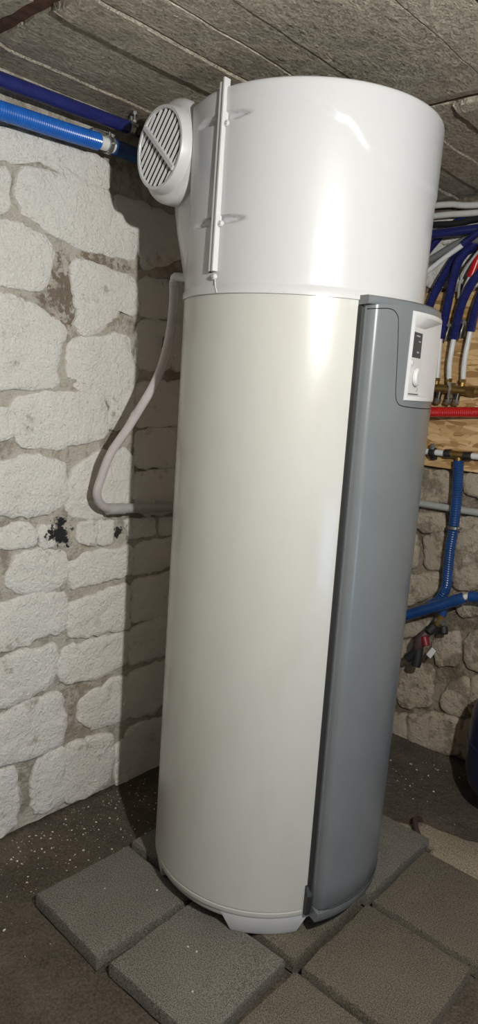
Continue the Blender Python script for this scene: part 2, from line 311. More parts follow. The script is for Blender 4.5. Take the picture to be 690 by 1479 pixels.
def grid_wall(fn, nu, nv):
    V = [fn(i/nu, j/nv) for j in range(nv+1) for i in range(nu+1)]
    F = [(j*(nu+1)+i, j*(nu+1)+i+1, (j+1)*(nu+1)+i+1, (j+1)*(nu+1)+i) for j in range(nv) for i in range(nu)]
    return (V, F)
X0, X1, Y0, Y1, ZF, ZC = -0.60, 2.60, -2.60, 1.06, -0.04, 2.10
def slab(fn, back, nu, nv):      # a rough face with a closed back, so that walls have thickness
    V, F = grid_wall(fn, nu, nv); n = len(V)
    c = [back(*q) for q in ((0,0), (1,0), (1,1), (0,1))]
    V = V + c
    e = [[i for i in range(nu+1)], [j*(nu+1)+nu for j in range(nv+1)], [nv*(nu+1)+i for i in range(nu, -1, -1)], [j*(nu+1) for j in range(nv, -1, -1)]]
    for k in range(4): F.append(tuple(e[k])+(n+(k+1) % 4, n+k))
    F.append((n, n+3, n+2, n+1))
    return (V, F)
def fl(u, v):
    x = X0+(X1-X0)*u; y = Y0+(Y1-Y0)*v
    cove = 0.03*math.exp(-max(0, x-X0)/0.06)+0.03*math.exp(-max(0, Y1-y)/0.06)
    z = ZF-0.004+0.007*nz(x, y, 0, 5)+0.004*nz(x, y, 3, 17)
    if -0.34 < x < 0.66 and -0.58 < y < 0.5: z = min(z, ZF-0.001)
    return (x, y, z+cove)
floor = structure(obj('floor', slab(fl, lambda a, b: (X0+(X1-X0)*a, Y0+(Y1-Y0)*b, ZF-0.12), 150, 170), 'soil', sharp=180))
def wl(u, v):
    y = Y0+(Y1-Y0)*u; z = -0.1+(ZC+0.12)*v
    return (X0-0.002+0.005*nz(1, y, z, 7)+0.004*nz(4, y, z, 21), y, z)
wall_left = structure(obj('wall_left', slab(wl, lambda a, b: (X0-0.15, Y0+(Y1-Y0)*a, -0.1+(ZC+0.12)*b), 170, 110), 'mortar', sharp=180))
def wb(u, v):
    x = X0+(X1-X0)*u; z = -0.1+(ZC+0.12)*v
    return (x, Y1+0.004-0.005*nz(x, 2, z, 7)-0.003*nz(x, 6, z, 21), z)
wall_back = structure(obj('wall_back', slab(wb, lambda a, b: (X0+(X1-X0)*a, Y1+0.15, -0.1+(ZC+0.12)*b), 150, 110), 'mortar_tan', sharp=180))
structure(obj('wall_right', box(X1, X1+0.12, Y0, Y1, -0.1, ZC+0.02), 'room', smooth=False))
structure(obj('wall_front', box(X0, X1, Y0-0.12, Y0, -0.1, ZC+0.02), 'room', smooth=False))

def stone(parent, poly, plane, h, mat, seed):
    """one rough block: outline on the wall plane, a worn shoulder and an uneven face"""
    rnd = random.Random(seed); n = len(poly); area = 0
    for (a, b), (c, d) in zip(poly, poly[1:]+poly[:1]): area += a*d-c*b
    if area < 0: poly = poly[::-1]
    per = sum(math.dist(p, q) for p, q in zip(poly, poly[1:]+poly[:1])); N_ = max(18, min(60, int(per/0.011)))
    # even resample of the smoothed outline
    pts = []
    for p, q in zip(poly, poly[1:]+poly[:1]):
        for k in range(20): pts.append((p[0]+(q[0]-p[0])*k/20, p[1]+(q[1]-p[1])*k/20))
    for _ in range(6): pts = [((pts[i-1][0]+pts[i][0]+pts[(i+1) % len(pts)][0])/3, (pts[i-1][1]+pts[i][1]+pts[(i+1) % len(pts)][1])/3) for i in range(len(pts))]
    S = [pts[int(len(pts)*k/N_)] for k in range(N_)]
    cx = sum(p[0] for p in S)/N_; cy = sum(p[1] for p in S)/N_
    grow = []
    for k in range(N_):
        (ax, ay), (bx, by) = S[k-1], S[(k+1) % N_]; L = math.hypot(bx-ax, by-ay) or 1
        g = 0.0105+0.010*nz(S[k][0], S[k][1], seed, 26)
        grow.append((S[k][0]+(by-ay)/L*g, S[k][1]-(bx-ax)/L*g))
    S = [(x+0.005*nz(x, y, seed, 70)+0.006*nz(x, y, seed+3, 33), y+0.005*nz(y, x, seed+9, 70)+0.006*nz(y, x, seed+5, 33)) for x, y in grow]
    rings = ((1.0, -0.008), (0.99, h*0.5), (0.955, h*0.88), (0.75, h), (0.40, h*1.03))
    V = []; F = []
    tilt = (rnd.uniform(-.02, .02), rnd.uniform(-.02, .02))
    for s, hh in rings:
        for x, y in S:
            X = cx+(x-cx)*s; Y = cy+(y-cy)*s
            d = hh+(0.0045*nz(X, Y, seed, 16)+0.0025*nz(X, Y, seed, 45)+tilt[0]*(X-cx)+tilt[1]*(Y-cy))*(1 if hh > 0 else 0)
            V.append(plane(X, Y, d))
    for r in range(len(rings)-1):
        for k in range(N_): F.append((r*N_+k, r*N_+(k+1) % N_, (r+1)*N_+(k+1) % N_, (r+1)*N_+k))
    V.append(plane(cx, cy, h*1.04)); c = len(V)-1; r = len(rings)-1
    F += [(r*N_+k, r*N_+(k+1) % N_, c) for k in range(N_)]
    return obj('stone', (V, F), mat, parent, sharp=75)
PL = lambda y, z, d: (X0+d, y, z)
PB = lambda x, z, d: (x, Y1-d, z)
for i, s in enumerate(LEFT): stone(wall_left, [tuple(q) for q in s], PL, 0.006+0.005*random.random(), 'stone', i)
for i, s in enumerate(BACK): stone(wall_back, [tuple(q) for q in s], PB, 0.012+0.008*random.random(), 'stone_tan', 100+i)
def courses(parent, a0, a1, z0, z1, plane, mat, seed):
    rnd = random.Random(seed); z = z0
    while z < z1-0.06:
        h = min(rnd.uniform(0.13, 0.21), z1-z); a = a0-rnd.uniform(0, 0.1)
        while a < a1-0.05:
            w_ = rnd.uniform(0.17, 0.34); p0 = max(a, a0); p1 = min(a+w_, a1)
            if p1-p0 > 0.06:
                j = lambda: rnd.uniform(-.012, .012); g = 0.012
                stone(parent, [(p0+g+j(), z+g+j()), ((p0+p1)/2, z+g+j()), (p1-g+j(), z+g+j()), (p1-g+j(), z+h-g+j()), ((p0+p1)/2, z+h-g+j()), (p0+g+j(), z+h-g+j())], plane, rnd.uniform(.006, .012), mat, rnd.randrange(10000))
            a += w_
        z += h
courses(wall_left, -1.55, -0.565, 0.02, 2.06, PL, 'stone', 21)      # goes on towards the room and behind the tank
courses(wall_left, 0.30, 1.03, 0.02, 2.06, PL, 'stone', 22)
courses(wall_back, -0.58, -0.20, 0.02, 1.08, PB, 'stone_tan', 23)
courses(wall_back, 0.30, 1.30, 0.02, 1.08, PB, 'stone_tan', 24)
courses(wall_back, -0.58, 0.9, 1.79, 2.07, PB, 'stone', 25)

# ceiling: board-cast strips between rusty steel beams
ceiling = structure(obj('ceiling', box(X0, X1, Y0, Y1, ZC+0.035, ZC+0.12), 'concrete', smooth=False))
BX = [-0.60, -0.50, -0.384, -0.262, -0.141, -0.03, 0.078, 0.205, 0.331, 0.45, 0.58, 0.72, 0.86, 1.0, 1.15, 1.3, 1.5, 1.7, 1.9, 2.15, 2.4, 2.60]
BAYS = [(-2.60, -1.50), (-1.45, -0.622), (-0.572, 0.253), (0.287, 1.06)]
GAP = [0.0006]+[random.choice([0.0006, 0.0012, 0.002, 0.003]) for _ in BX]
for bi, (ya, yb) in enumerate(BAYS):
    for k in range(len(BX)-1):
        xa, xb = BX[k], BX[k+1]; off = random.choice([0, 0.002, 0.004, 0.006, 0.008]); nu = 5; nv = 26
        V = []; F = []
        for j in range(nv+1):
            for i in range(nu+1):
                u = (0, 0.02, 0.3, 0.7, 0.98, 1)[i]; v = j/nv; y = ya+(yb-ya)*v; ga = GAP[k]; gb = GAP[k+1]; x = xa+ga+(xb-xa-ga-gb)*u
                if i == 0 and k: x += 0.0045*nz(xa, y, 0, 11)+0.003*nz(xa, y, 0, 60)
                if i == nu: x += 0.0045*nz(xb, y, 0, 11)+0.003*nz(xb, y, 0, 60)
                if j == 0 and bi: y += 0.007*nz(x, ya, 5, 30)+0.006*nz(x, ya, 5, 80)
                if j == nv and bi < 3: y += 0.007*nz(x, yb, 6, 30)+0.006*nz(x, yb, 6, 80)
                edge = 0.0
                z = ZC+off+edge+0.002*nz(x, y, 2, 6)
                if bi and j == 0 or bi < 3 and j == nv: z += 0.006+0.004*nz(x, y, 9, 50)
                V.append((x, y, z))
        n = len(V); V += [(x, y, ZC+0.04) for x, y, z in V]
        q = lambda i, j: j*(nu+1)+i
        for j in range(nv):
            for i in range(nu): F.append((q(i,j), q(i+1,j), q(i+1,j+1), q(i,j+1)))
        for j in range(nv):
            for i in (0, nu): F.append((q(i,j), q(i,j+1), n+q(i,j+1), n+q(i,j)))
        for i in range(nu):
            for j in (0, nv): F.append((q(i,j), q(i+1,j), n+q(i+1,j), n+q(i,j)))
        obj('concrete_strip', (V, F), 'concrete', ceiling, sharp=60)
for (a, b), (c, d) in zip(BAYS, BAYS[1:]):
    o = obj('steel_beam', box(X0, X1, b-0.02, c+0.02, ZC+0.02, ZC+0.034), 'rust', ceiling, smooth=False); o['label'] = 'rusty steel beam flange set in the concrete'

# slabs under the tank, laid loosely on the earth
PAV = [(-0.305,-0.025,-0.548,-0.243,'paver_grey',-1.5), (-0.002,0.298,-0.532,-0.228,'paver_grey',2.5), (0.328,0.628,-0.205,0.097,'paver_brown',0.8), (0.330,0.632,0.118,0.425,'paver_brown',0.6),
       (0.326,0.628,-0.53,-0.228,'paver_brown',0.0), (0.0,0.305,-0.207,0.098,'paver_brown',0.0), (-0.310,-0.022,-0.217,0.09,'paver_grey',0.3), (-0.31,-0.02,0.11,0.405,'paver_brown',0.0), (0.01,0.312,0.12,0.49,'paver_grey',0.4)]
for i, (a, b, c, d, mt, rz) in enumerate(PAV):
    bm = bmesh.new(); nx = 10; cx, cy = (a+b)/2, (c+d)/2
    V = []; F = []
    prof = [(1.0, ZF+0.003), (1.0, -0.007), (0.985, -0.001), (0.95, 0.0)]
    ring = [(-1, -1+2*t/8) for t in range(8)]+[(-1+2*t/8, 1) for t in range(8)]+[(1, 1-2*t/8) for t in range(8)]+[(1-2*t/8, -1) for t in range(8)]
    for s, z in prof:
        for x, y in ring:
            X = cx+x*s*(b-a)/2; Y = cy+y*s*(d-c)/2
            X += 0.0028*nz(X, Y, i, 32); Y += 0.0028*nz(X, Y, i+5, 32)
            V.append((X, Y, z+(0.0016*nz(X, Y, i, 50) if z > -0.02 else 0)))
    n = 32
    for r in range(3): F += [(r*n+k, r*n+(k+1) % n, (r+1)*n+(k+1) % n, (r+1)*n+k) for k in range(n)]
    F += [tuple(range(3*n, 4*n)), tuple(range(n-1, -1, -1))]
    R = Matrix.Translation((cx, cy, 0)) @ Matrix.Rotation(math.radians(rz), 4, 'Z') @ Matrix.Translation((-cx, -cy, 0))
    V = [tuple(R @ Vector(v)) for v in V]
    obj('paving_slab', (V, F), mt, floor, sharp=50)
# thin skim of cement spilled beside the slabs
cp = [(0.02,0.50),(0.12,0.515),(0.2,0.56),(0.245,0.60),(0.33,0.61),(0.42,0.64),(0.55,0.66),(0.75,0.66),(0.8,0.45),(0.66,0.43),(0.5,0.44),(0.34,0.445),(0.32,0.5)]
V = []; n = len(cp); pts = []
for p, q in zip(cp, cp[1:]+cp[:1]):
    for k in range(6): pts.append((p[0]+(q[0]-p[0])*k/6, p[1]+(q[1]-p[1])*k/6))
pts = [(x+0.02*nz(x, y, 3, 14), y+0.02*nz(x, y, 8, 14)) for x, y in pts]; n = len(pts); mx = sum(p[0] for p in pts)/n; my = sum(p[1] for p in pts)/n
for s, z in ((1, -0.05), (0.97, -0.033), (0.8, -0.028)): V += [(mx+(x-mx)*s, my+(y-my)*s, z+0.004*nz(x, y, s, 20)) for x, y in pts]
F = [(r*n+k, r*n+(k+1) % n, (r+1)*n+(k+1) % n, (r+1)*n+k) for r in range(2) for k in range(n)]+[tuple(range(2*n, 3*n))]
obj('cement_patch', (V, F), 'cement', floor, sharp=180)
# oriented strand board behind the manifold
tag(obj('strand_board', box(-0.42, 0.62, Y1-0.034, Y1-0.016, 1.122, 1.772, 0.0015), 'osb', smooth=False), 'tan oriented strand board screwed to the stone wall behind the pipes', 'board')
# ------------------------------------------------------------------ water heater
TK = thing('water_heater', 'tall round cream and white heat pump water heater with grey front panel', 'water heater', (0,0,0))
R = 0.30; ZB, ZS, ZT = 0.060, 1.580, 2.000
body = obj('body', lathe([(0.285,ZB), (R-0.001,ZB), (R,ZB+0.003), (R,ZB+0.012), (R-0.003,ZB+0.0135), (R-0.003,ZB+0.0155), (R,ZB+0.017)]+[(R, ZB+0.02+(ZS-ZB-0.02)*i/12) for i in range(13)]+[(0.28,ZS+0.001)], 128), 'body', TK)
# top hood: embossed ridge, two shallow finger recesses
RIDGE = [(-110,1.9735), (-84,1.9726), (-63,1.964), (-52,1.951), (-41,1.924), (-28,1.872), (-14,1.846), (5,1.842), (40,1.842), (80,1.86), (120,1.95), (180,1.973)]
def hood_r(az, z):
    a = (az+180) % 360-180; t = (z-ZS)/(ZT-ZS)
    r = 0.3005+0.0050*t
    zr = interp(RIDGE, a); w = smooth(-108, -70, a)*(1-smooth(150, 175, a))
    r += 0.0027*w*smooth(zr-0.009, zr+0.009, z)
    for zc in (1.940, 1.732):
        e = ((a+95.5)/17.5)**2+((z-zc)/0.0095)**2
        r -= 0.009*smooth(1.15, 0.45, e)
    da = abs((a+150+180) % 360-180)                     # flattened side where the air outlet is mounted
    if da < 60: r = r+(min(r, 0.262/math.cos(math.radians(da)))-r)*smooth(1.63, 1.80, z)
    if z > ZT-0.008: r -= 0.008*(1-math.sqrt(max(0, 1-((z-ZT+0.008)/0.008)**2)))
    return r
zz = [ZS-0.004, ZS-0.0035, ZS+0.012, ZS+0.016]+[ZS+0.02+(ZT-0.01-ZS-0.02)*i/118 for i in range(119)]+[ZT-0.008+0.008*math.sin(math.pi/2*i/5) for i in range(1, 6)]
V = []; F = []; na = 400
for z in zz:
    t = (z-ZS)/(ZT-ZS)
    for k in range(na):
        az = -180+360*k/na; r = hood_r(az, z)
        if z < ZS+0.013: r = 0.3045 if z > ZS-0.0038 else 0.298
        p = pol(az, r, z); V.append((p[0]-0.003*t, p[1]-0.006*t, p[2]))
for j in range(len(zz)-1):
    for k in range(na): F.append((j*na+k, j*na+(k+1) % na, (j+1)*na+(k+1) % na, (j+1)*na+k))
F.append(tuple(range((len(zz)-1)*na, len(zz)*na)))
hood = obj('hood', (V, F), 'hood', TK, sharp=50)
HO = lambda z: (-0.003*(z-ZS)/(ZT-ZS), -0.006*(z-ZS)/(ZT-ZS))
def hp(az, r, z): p = pol(az, r, z); o = HO(z); return (p[0]+o[0], p[1]+o[1], z)
# cable duct strip running up the hood, with screw tabs
bm = bmesh.new()
def strip(az0, az1, w0, w1, r0, r1, z0, z1, n=12):
    V = []; F = []
    for i in range(n+1):
        t = i/n; z = z0+(z1-z0)*t; az = az0+(az1-az0)*t
        for a, r in ((w0, r0), (w1, r0), (w1, r1), (w0, r1)): V.append(hp(az+a, r, z))
    for i in range(n):
        for k in range(4): F.append((i*4+k, i*4+(k+1) % 4, (i+1)*4+(k+1) % 4, (i+1)*4+k))
    F += [(3,2,1,0), tuple(n*4+k for k in range(4))]
    return (V, F)
duct = obj('cable_duct', strip(-94.4, -92.2, -1.3, 1.3, 0.298, 0.312, 1.624, 2.008), 'white', TK, smooth=False)
obj('duct_lip', strip(-92.6, -90.6, -0.35, 0.35, 0.298, 0.3155, 1.624, 2.014), 'white', duct, smooth=False)
obj('duct_gap', strip(-96.2, -94.0, -0.28, 0.28, 0.298, 0.3066, 1.622, 2.002), 'black', duct, smooth=False)
for z, az in ((1.926, -90.0), (1.724, -91.0), (1.613, -93.6)):
    s = obj('screw_tab', cyl(hp(az, 0.298, z), hp(az, 0.3085, z), 0.0068, bev=0.002), 'white', duct)
    obj('screw', cyl(hp(az, 0.3075, z), hp(az, 0.3105, z), 0.004, bev=0.001), 'screw', s)
obj('seam_cord', tube([hp(-93, 0.3035, 1.607), hp(-92.6, 0.304, 1.595), hp(-92, 0.305, 1.588), hp(-91, 0.306, 1.578)], 0.0012, 0.004, 8), 'white', duct)
# air outlet: scoop on the side of the hood, collar, round grille
V = []; F = []
rows = [(1.590, 0.003), (1.62, 0.008), (1.66, 0.020), (1.70, 0.030), (1.745, 0.042), (1.79, 0.051), (1.82, 0.055), (1.838, 0.056), (1.848, 0.053), (1.900, 0.012), (1.935, -0.042)]
nA = 40
for z, b in rows:
    for k in range(nA+1):
        az = -214+96*k/nA; wgt = smooth(0, 0.34, k/nA)*smooth(1, 0.62, k/nA)
        V.append(pol(az, 0.296+(0.004+b)*wgt, z-(0 if b > 0 else 0.0)))
for j in range(len(rows)-1):
    for k in range(nA): F.append((j*(nA+1)+k, j*(nA+1)+k+1, (j+1)*(nA+1)+k+1, (j+1)*(nA+1)+k))
scoop = obj('outlet_scoop', (V, F), 'hood', TK, sharp=35)
for az, r, z in ((-133, 0.318, 1.918), (-142, 0.342, 1.878)):
    obj('screw', cyl(pol(az, r-0.006, z), pol(az-6, r+0.006, z+0.004), 0.004), 'screw', scoop)
va = math.radians(-96); vn = Vector((math.cos(va), math.sin(va), 0)); vc = Vector((-0.250, -0.287, 1.924))
side = Vector((0,0,1)).cross(vn); VM = Matrix((side, Vector((0,0,1)), vn)).transposed().to_4x4(); VM = VM @ Matrix.Scale(0.965, 4); VM.translation = vc   # local z = outwards
def vl(prof, seg=64):
    V, F = lathe(prof, seg); return ([tuple(VM @ Vector(v)) for v in V], F)
collar = obj('vent_collar', vl([(0.094,-0.23), (0.104,-0.080), (0.119,-0.078), (0.1235,-0.072), (0.1235,-0.046), (0.1205,-0.037), (0.112,-0.030), (0.1045,-0.027), (0.1025,-0.022), (0.099,-0.004), (0.0965,0.0), (0.090,0.0), (0.0885,-0.003), (0.0885,-0.03)]), 'white', TK)
obj('duct_interior', vl([(0.0,-0.075), (0.0884,-0.075), (0.0884,-0.006), (0.0872,-0.006), (0.0872,-0.070), (0.0,-0.070)], 48), 'grille_dark', collar)  # near-black cup paints in the darkness of the duct behind the slats
ga = math.radians(-42)     # slats run obliquely, with one bar across them
rot = Matrix.Rotation(ga, 4, 'Z')
for k in range(-5, 5):
    t = (k+0.5)*0.0172; half = math.sqrt(max(0, 0.0883**2-t*t))
    bm = box(-half, half, -0.0034, 0.0034, -0.0025, 0.0025)
    xf(bm, VM @ rot @ Matrix.Rotation(math.pi/2, 4, 'Z') @ Matrix.Translation((0, t, -0.006)) @ Matrix.Rotation(math.radians(24), 4, 'X'))
    obj('slat', bm, 'white', collar, smooth=False)
bm = box(-0.089, 0.089, -0.0055, 0.0055, -0.012, 0.004, 0.001); xf(bm, VM @ rot)
obj('cross_bar', bm, 'white', collar, smooth=False)
# base pan and feet
obj('base_pan', lathe([(0.0,0.036), (0.286,0.036), (0.293,0.045), (0.2945,0.0585), (0.285,0.0605), (0,0.0605)], 96), 'white', TK)
for az in (-45, 45, 135, -135):
    V = []; F = []; n = 24
    for i in range(n+1):
        t = i/n*2-1
        for r, z, wd in ((0.296,0.058,22.5), (0.2955,0.05,22), (0.288,0.006,17.5), (0.284,0.0,16.8), (0.235,0.0,16.8), (0.235,0.05,22)):
            V.append(pol(az+wd*t, r, z))
    for i in range(n):
        for k in range(6): F.append((i*6+k, i*6+(k+1) % 6, (i+1)*6+(k+1) % 6, (i+1)*6+k))
    F += [tuple(range(5, -1, -1)), tuple(n*6+k for k in range(6))]
    obj('foot', (V, F), 'white', TK, sharp=35)
# grey front panel, proud of the body, leaning edges as on the real cover
PA0 = lambda z: -27.2+3.4*(ZS-z)/(ZS-ZB); PA1 = 42.5
def pan_r(az, a0, a1):
    d = min(az-a0, a1-az); mid = (az-8)/34
    return 0.3475-0.006*mid*mid-0.011*(1-smooth(0, 3.2, d))-0.008*(1-smooth(0, 0.9, d))
CA0, CA1, CZ0, CZ1 = -7.2, 23.4, 1.372, 1.563      # control recess
def front_panel_mesh():
    V = []; F = []
    zs = [0.098, 0.102]+[0.102+(CZ0-0.102)*i/22 for i in range(1, 23)]+[CZ0+(CZ1-CZ0)*i/6 for i in range(1, 7)]+[1.5725, 1.5795]
    def cols(z):
        a0 = PA0(z)
        return [a0+(CA0-a0)*(i/18)**1.8 for i in range(19)]+[CA0+(CA1-CA0)*i/12 for i in range(1, 13)]+[PA1-(PA1-CA1)*((17-i)/18)**1.8 for i in range(0, 18)]
    for j, z in enumerate(zs):
        e = 0.004 if j in (0, len(zs)-1) else 0; C = cols(z)
        V.append(pol(C[0], 0.299, z)); V += [pol(a, pan_r(a, PA0(z), PA1)-e, z) for a in C]; V.append(pol(C[-1], 0.299, z))
    n = len(cols(1))+2; jz0 = 23; 
    for j in range(len(zs)-1):
        for i in range(n-1):
            if jz0 <= j < jz0+6 and 19 <= i < 31: continue
            F.append((j*n+i, j*n+i+1, (j+1)*n+i+1, (j+1)*n+i))
    F += [tuple(range(n)), tuple((len(zs)-1)*n+i for i in range(n-1, -1, -1))]
    return V, F
panel = obj('front_panel', front_panel_mesh(), 'panel', TK, sharp=50)
obj('top_trim', lathe([(0.299,1.566), (0.3415,1.566), (0.3445,1.570), (0.3445,1.580), (0.340,1.584), (0.299,1.586)], 60, close=True, a0=-28.4, a1=43.6), 'panel', panel)
V, F = lathe([(0.299,0.062), (0.337,0.066), (0.346,0.074), (0.347,0.0965), (0.299,0.0965)], 60, close=True, a0=-23.9, a1=42)
obj('bottom_trim', (V, F), 'panel', panel, sharp=50)
bm = bmesh.new()
obj('corner_clip', lathe([(0.2985,0.066), (0.312,0.068), (0.318,0.125), (0.305,0.145), (0.2985,0.145)], 8, close=True, a0=-26.4, a1=-23.3), 'panel_edge', panel, smooth=False)
V = []; F = []
for i in range(25):
    z = 0.1+1.465*i/24
    for a, r in ((-1.3,0.2985), (-1.3,0.304), (-0.7,0.312), (0.0,0.312), (0.0,0.2985)): V.append(pol(PA0(z)+a, r, z))
F = [(i*5+k, i*5+(k+1) % 5, (i+1)*5+(k+1) % 5, (i+1)*5+k) for i in range(24) for k in range(5)]+[(4,3,2,1,0), tuple(120+k for k in range(5))]
obj('edge_groove_shade', (V, F), 'panel_edge', panel, smooth=False)  # near-black strip puts the shade of the groove beside the panel into colour
jp = lambda az, z: pol(az, pan_r(az, PA0(z), PA1)-0.0002, z)
J = [(-26.8,1.5565), (-24,1.558), (-20,1.5605), (-17.2,1.558), (-15.2,1.547), (-14.5,1.53), (-13.3,1.46), (-12.3,1.39), (-11.6,1.372), (-10,1.361), (-7,1.357), (0,1.355), (10,1.354), (22,1.355), (28,1.362), (30.5,1.38), (31,1.46), (31.5,1.555)]
obj('panel_joint', tube([jp(q.x, q.y) for q in spline([(a*1.0, z, 0) for a, z in J], 0.6)], 0.0012, 0.006, 8), 'black', panel)
obj('lower_joint', tube([jp(-22.5+64*i/12, 0.0975) for i in range(13)], 0.0011, 0.01, 8), 'panel_edge', panel)
# control module: white frame, sunken face plate tilted to the user, display, dial
def cpt(az, dr, z): return Vector(pol(az, pan_r(az, PA0(z), PA1)+dr, z))
def loop(a0, a1, z0, z1, dr, n=12, nv=6):
    L = [cpt(a0+(a1-a0)*i/n, dr, z0) for i in range(n)]+[cpt(a1, dr, z0+(z1-z0)*i/nv) for i in range(nv)]
    return L+[cpt(a1+(a0-a1)*i/n, dr, z1) for i in range(n)]+[cpt(a0, dr, z1+(z0-z1)*i/nv) for i in range(nv)]
PLT = [cpt(-5.6, -0.004, 1.384), cpt(8.0, -0.0165, 1.384), cpt(7.0, -0.0155, 1.533), cpt(-5.8, -0.004, 1.533)]   # BL BR TR TL of the sunken plate
def pp(u, v, d=0.0):
    nrm = (PLT[1]-PLT[0]).cross(PLT[3]-PLT[0]).normalized()
    return PLT[0].lerp(PLT[1], u).lerp(PLT[3].lerp(PLT[2], u), v)+nrm*d
def inner(n=12, nv=6):
    return [pp(i/n, 0) for i in range(n)]+[pp(1, i/nv) for i in range(nv)]+[pp(1-i/n, 1) for i in range(n)]+[pp(0, 1-i/nv) for i in range(nv)]
LO = [loop(CA0-0.5, CA1+0.5, CZ0-0.002, CZ1+0.002, -0.002), loop(CA0-0.3, CA1+0.3, CZ0-0.001, CZ1+0.001, 0.0025), loop(CA0+0.2, CA1-0.3, CZ0+0.002, CZ1-0.002, 0.0030), loop(CA0+1.2, CA1-1.2, CZ0+0.008, CZ1-0.008, 0.0025), inner()]
V = [tuple(v) for L in LO for v in L]; n = len(LO[0])
F = [(r*n+k, r*n+(k+1) % n, (r+1)*n+(k+1) % n, (r+1)*n+k) for r in range(4) for k in range(n)]+[tuple(range(4*n, 5*n))]
ctl = obj('control_frame', (V, F), 'white', panel, sharp=25); ctl['label'] = 'white sunken control module with display and dial'
def pquad(u0, u1, v0, v1, d0, d1):
    V = [tuple(pp(u, v, d)) for d in (d0, d1) for u, v in ((u0,v0), (u1,v0), (u1,v1), (u0,v1))]
    return (V, [(0,3,2,1), (4,5,6,7), (0,1,5,4), (1,2,6,5), (2,3,7,6), (3,0,4,7)])
obj('face_plate', pquad(0.04, 0.97, 0.01, 0.985, -0.001, 0.0012), 'white', ctl, smooth=False)
obj('display', pquad(0.10, 0.80, 0.555, 0.925, 0.0005, 0.0022), 'screen', ctl, smooth=False)
for u0, u1, v0, v1 in ((0.3,0.6,0.865,0.885), (0.52,0.7,0.79,0.805), (0.46,0.62,0.625,0.65)):
    obj('display_mark', pquad(u0, u1, v0, v1, 0.001, 0.0026), 'screen_mark', ctl, smooth=False)
obj('dial', cyl(pp(0.53, 0.27, 0.0), pp(0.53, 0.27, 0.012), 0.0205, seg=32, bev=0.004), 'white', ctl)
obj('button', cyl(pp(0.2, 0.47, 0.0), pp(0.2, 0.47, 0.004), 0.006, bev=0.001), 'hood', ctl)
obj('button', cyl(pp(0.78, 0.085, 0.0), pp(0.78, 0.085, 0.003), 0.005, bev=0.001), 'pvc_grey', ctl)
obj('plate_joint', tube([pp(0.06, 0.012, 0.0016), pp(0.95, 0.012, 0.0016)], 0.0008, 0.01, 6), 'black', ctl)
# condensate spigot at the back of the hood
obj('drain_spigot', tube([(-0.240,-0.165,1.64), (-0.285,-0.178,1.645), (-0.292,-0.178,1.643), (-0.2935,-0.178,1.625)], 0.011, 0.006, 14), 'white', TK)
# ------------------------------------------------------------------ hose and drain by the side wall
HX = [((-0.2935,-0.178,1.634)), (-0.305,-0.165,1.578), (-0.345,-0.140,1.489), (-0.385,-0.140,1.384), (-0.44,-0.182,1.252), (-0.482,-0.220,1.158), (-0.508,-0.231,1.084), (-0.522,-0.234,1.037), (-0.538,-0.208,1.0), (-0.553,-0.166,0.979), (-0.56,-0.13,0.974)]
tag(obj('drain_hose', tube(HX, 0.0125, 0.008, 16), 'hose'), 'clear vinyl condensate hose looping from the tank into a grey drain pipe', 'hose')
dp = thing('drain_pipe', 'grey plastic drain pipe with open end along the whitewashed wall', 'pipe', (-0.56,-0.158,0.976))
bm = cyl((-0.56,-0.158,0.976), (-0.56,0.60,0.930), 0.0155, seg=20)
obj('pipe', bm, 'pvc_grey', dp); obj('socket', cyl((-0.56,-0.166,0.9765), (-0.56,-0.10,0.972), 0.0178, seg=20, bev=0.001), 'pvc_grey', dp)
for y in (0.0, 0.35): obj('pipe_clip', box(-0.60, -0.556, y-0.008, y+0.008, 0.947-0.06*y, 0.975-0.06*y, 0.003), 'pvc_grey', dp)
# pencil marks on the shaded stone
def mark(pts, name='pencil_mark', r=0.0016):
    return obj(name, tube([(X0+0.017+0.0*i, y, z) for i, (y, z) in enumerate(pts)], r, 0.004, 6), 'ink', wall_left)
mark([(0.044,1.478), (0.046,1.495), (0.048,1.508), (0.058,1.512), (0.066,1.504), (0.060,1.494), (0.049,1.492)], 'letter_p')
# ------------------------------------------------------------------ pipes under the ceiling on the side wall
def clamp(parent, c, axis, r, w=0.012):
    a = Vector(c); t = Vector(axis).normalized()
    k = obj('pipe_clamp', cyl(a-t*w/2, a+t*w/2, r+0.0035, seg=20, bev=0.001), 'steel', parent)
    up = Vector((0,0,1)) if abs(t.z) < 0.8 else Vector((1,0,0)); s = t.cross(up).normalized()
    obj('screw', cyl(a+s*(r-0.002), a+s*(r+0.016), 0.004), 'steel', k); obj('screw', cyl(a+up*(r-0.002)+s*0.004, a+up*(r+0.012)+s*0.004, 0.0045), 'steel', k)
    return k
t = thing('ceiling_pipe', 'dark navy sleeved pipe tight under the ceiling along the whitewashed wall', 'pipe', (-0.54,-0.35,2.055))
obj('sleeve', tube([(-0.54,-1.6,2.046), (-0.54,-0.8,2.048), (-0.54,-0.35,2.055), (-0.54,-0.145,2.060)], 0.0175, 0.006, 16, rib=0.0005), 'navy', t)
obj('pipe', cyl((-0.54,-0.15,2.060), (-0.54,0.95,2.064), 0.011), 'dark_steel', t)
k = clamp(t, (-0.54,-0.150,2.060), (0,1,0.02), 0.0165, 0.016)
h = obj('hanger_bolt', cyl((-0.532,-0.142,2.062), (-0.532,-0.142,2.104), 0.0035), 'steel', t)
obj('bolt_head', cyl((-0.532,-0.142,2.094), (-0.532,-0.142,2.103), 0.009, seg=6), 'steel', h); obj('nut', cyl((-0.532,-0.142,2.070), (-0.532,-0.142,2.079), 0.0085, seg=6), 'steel', h)
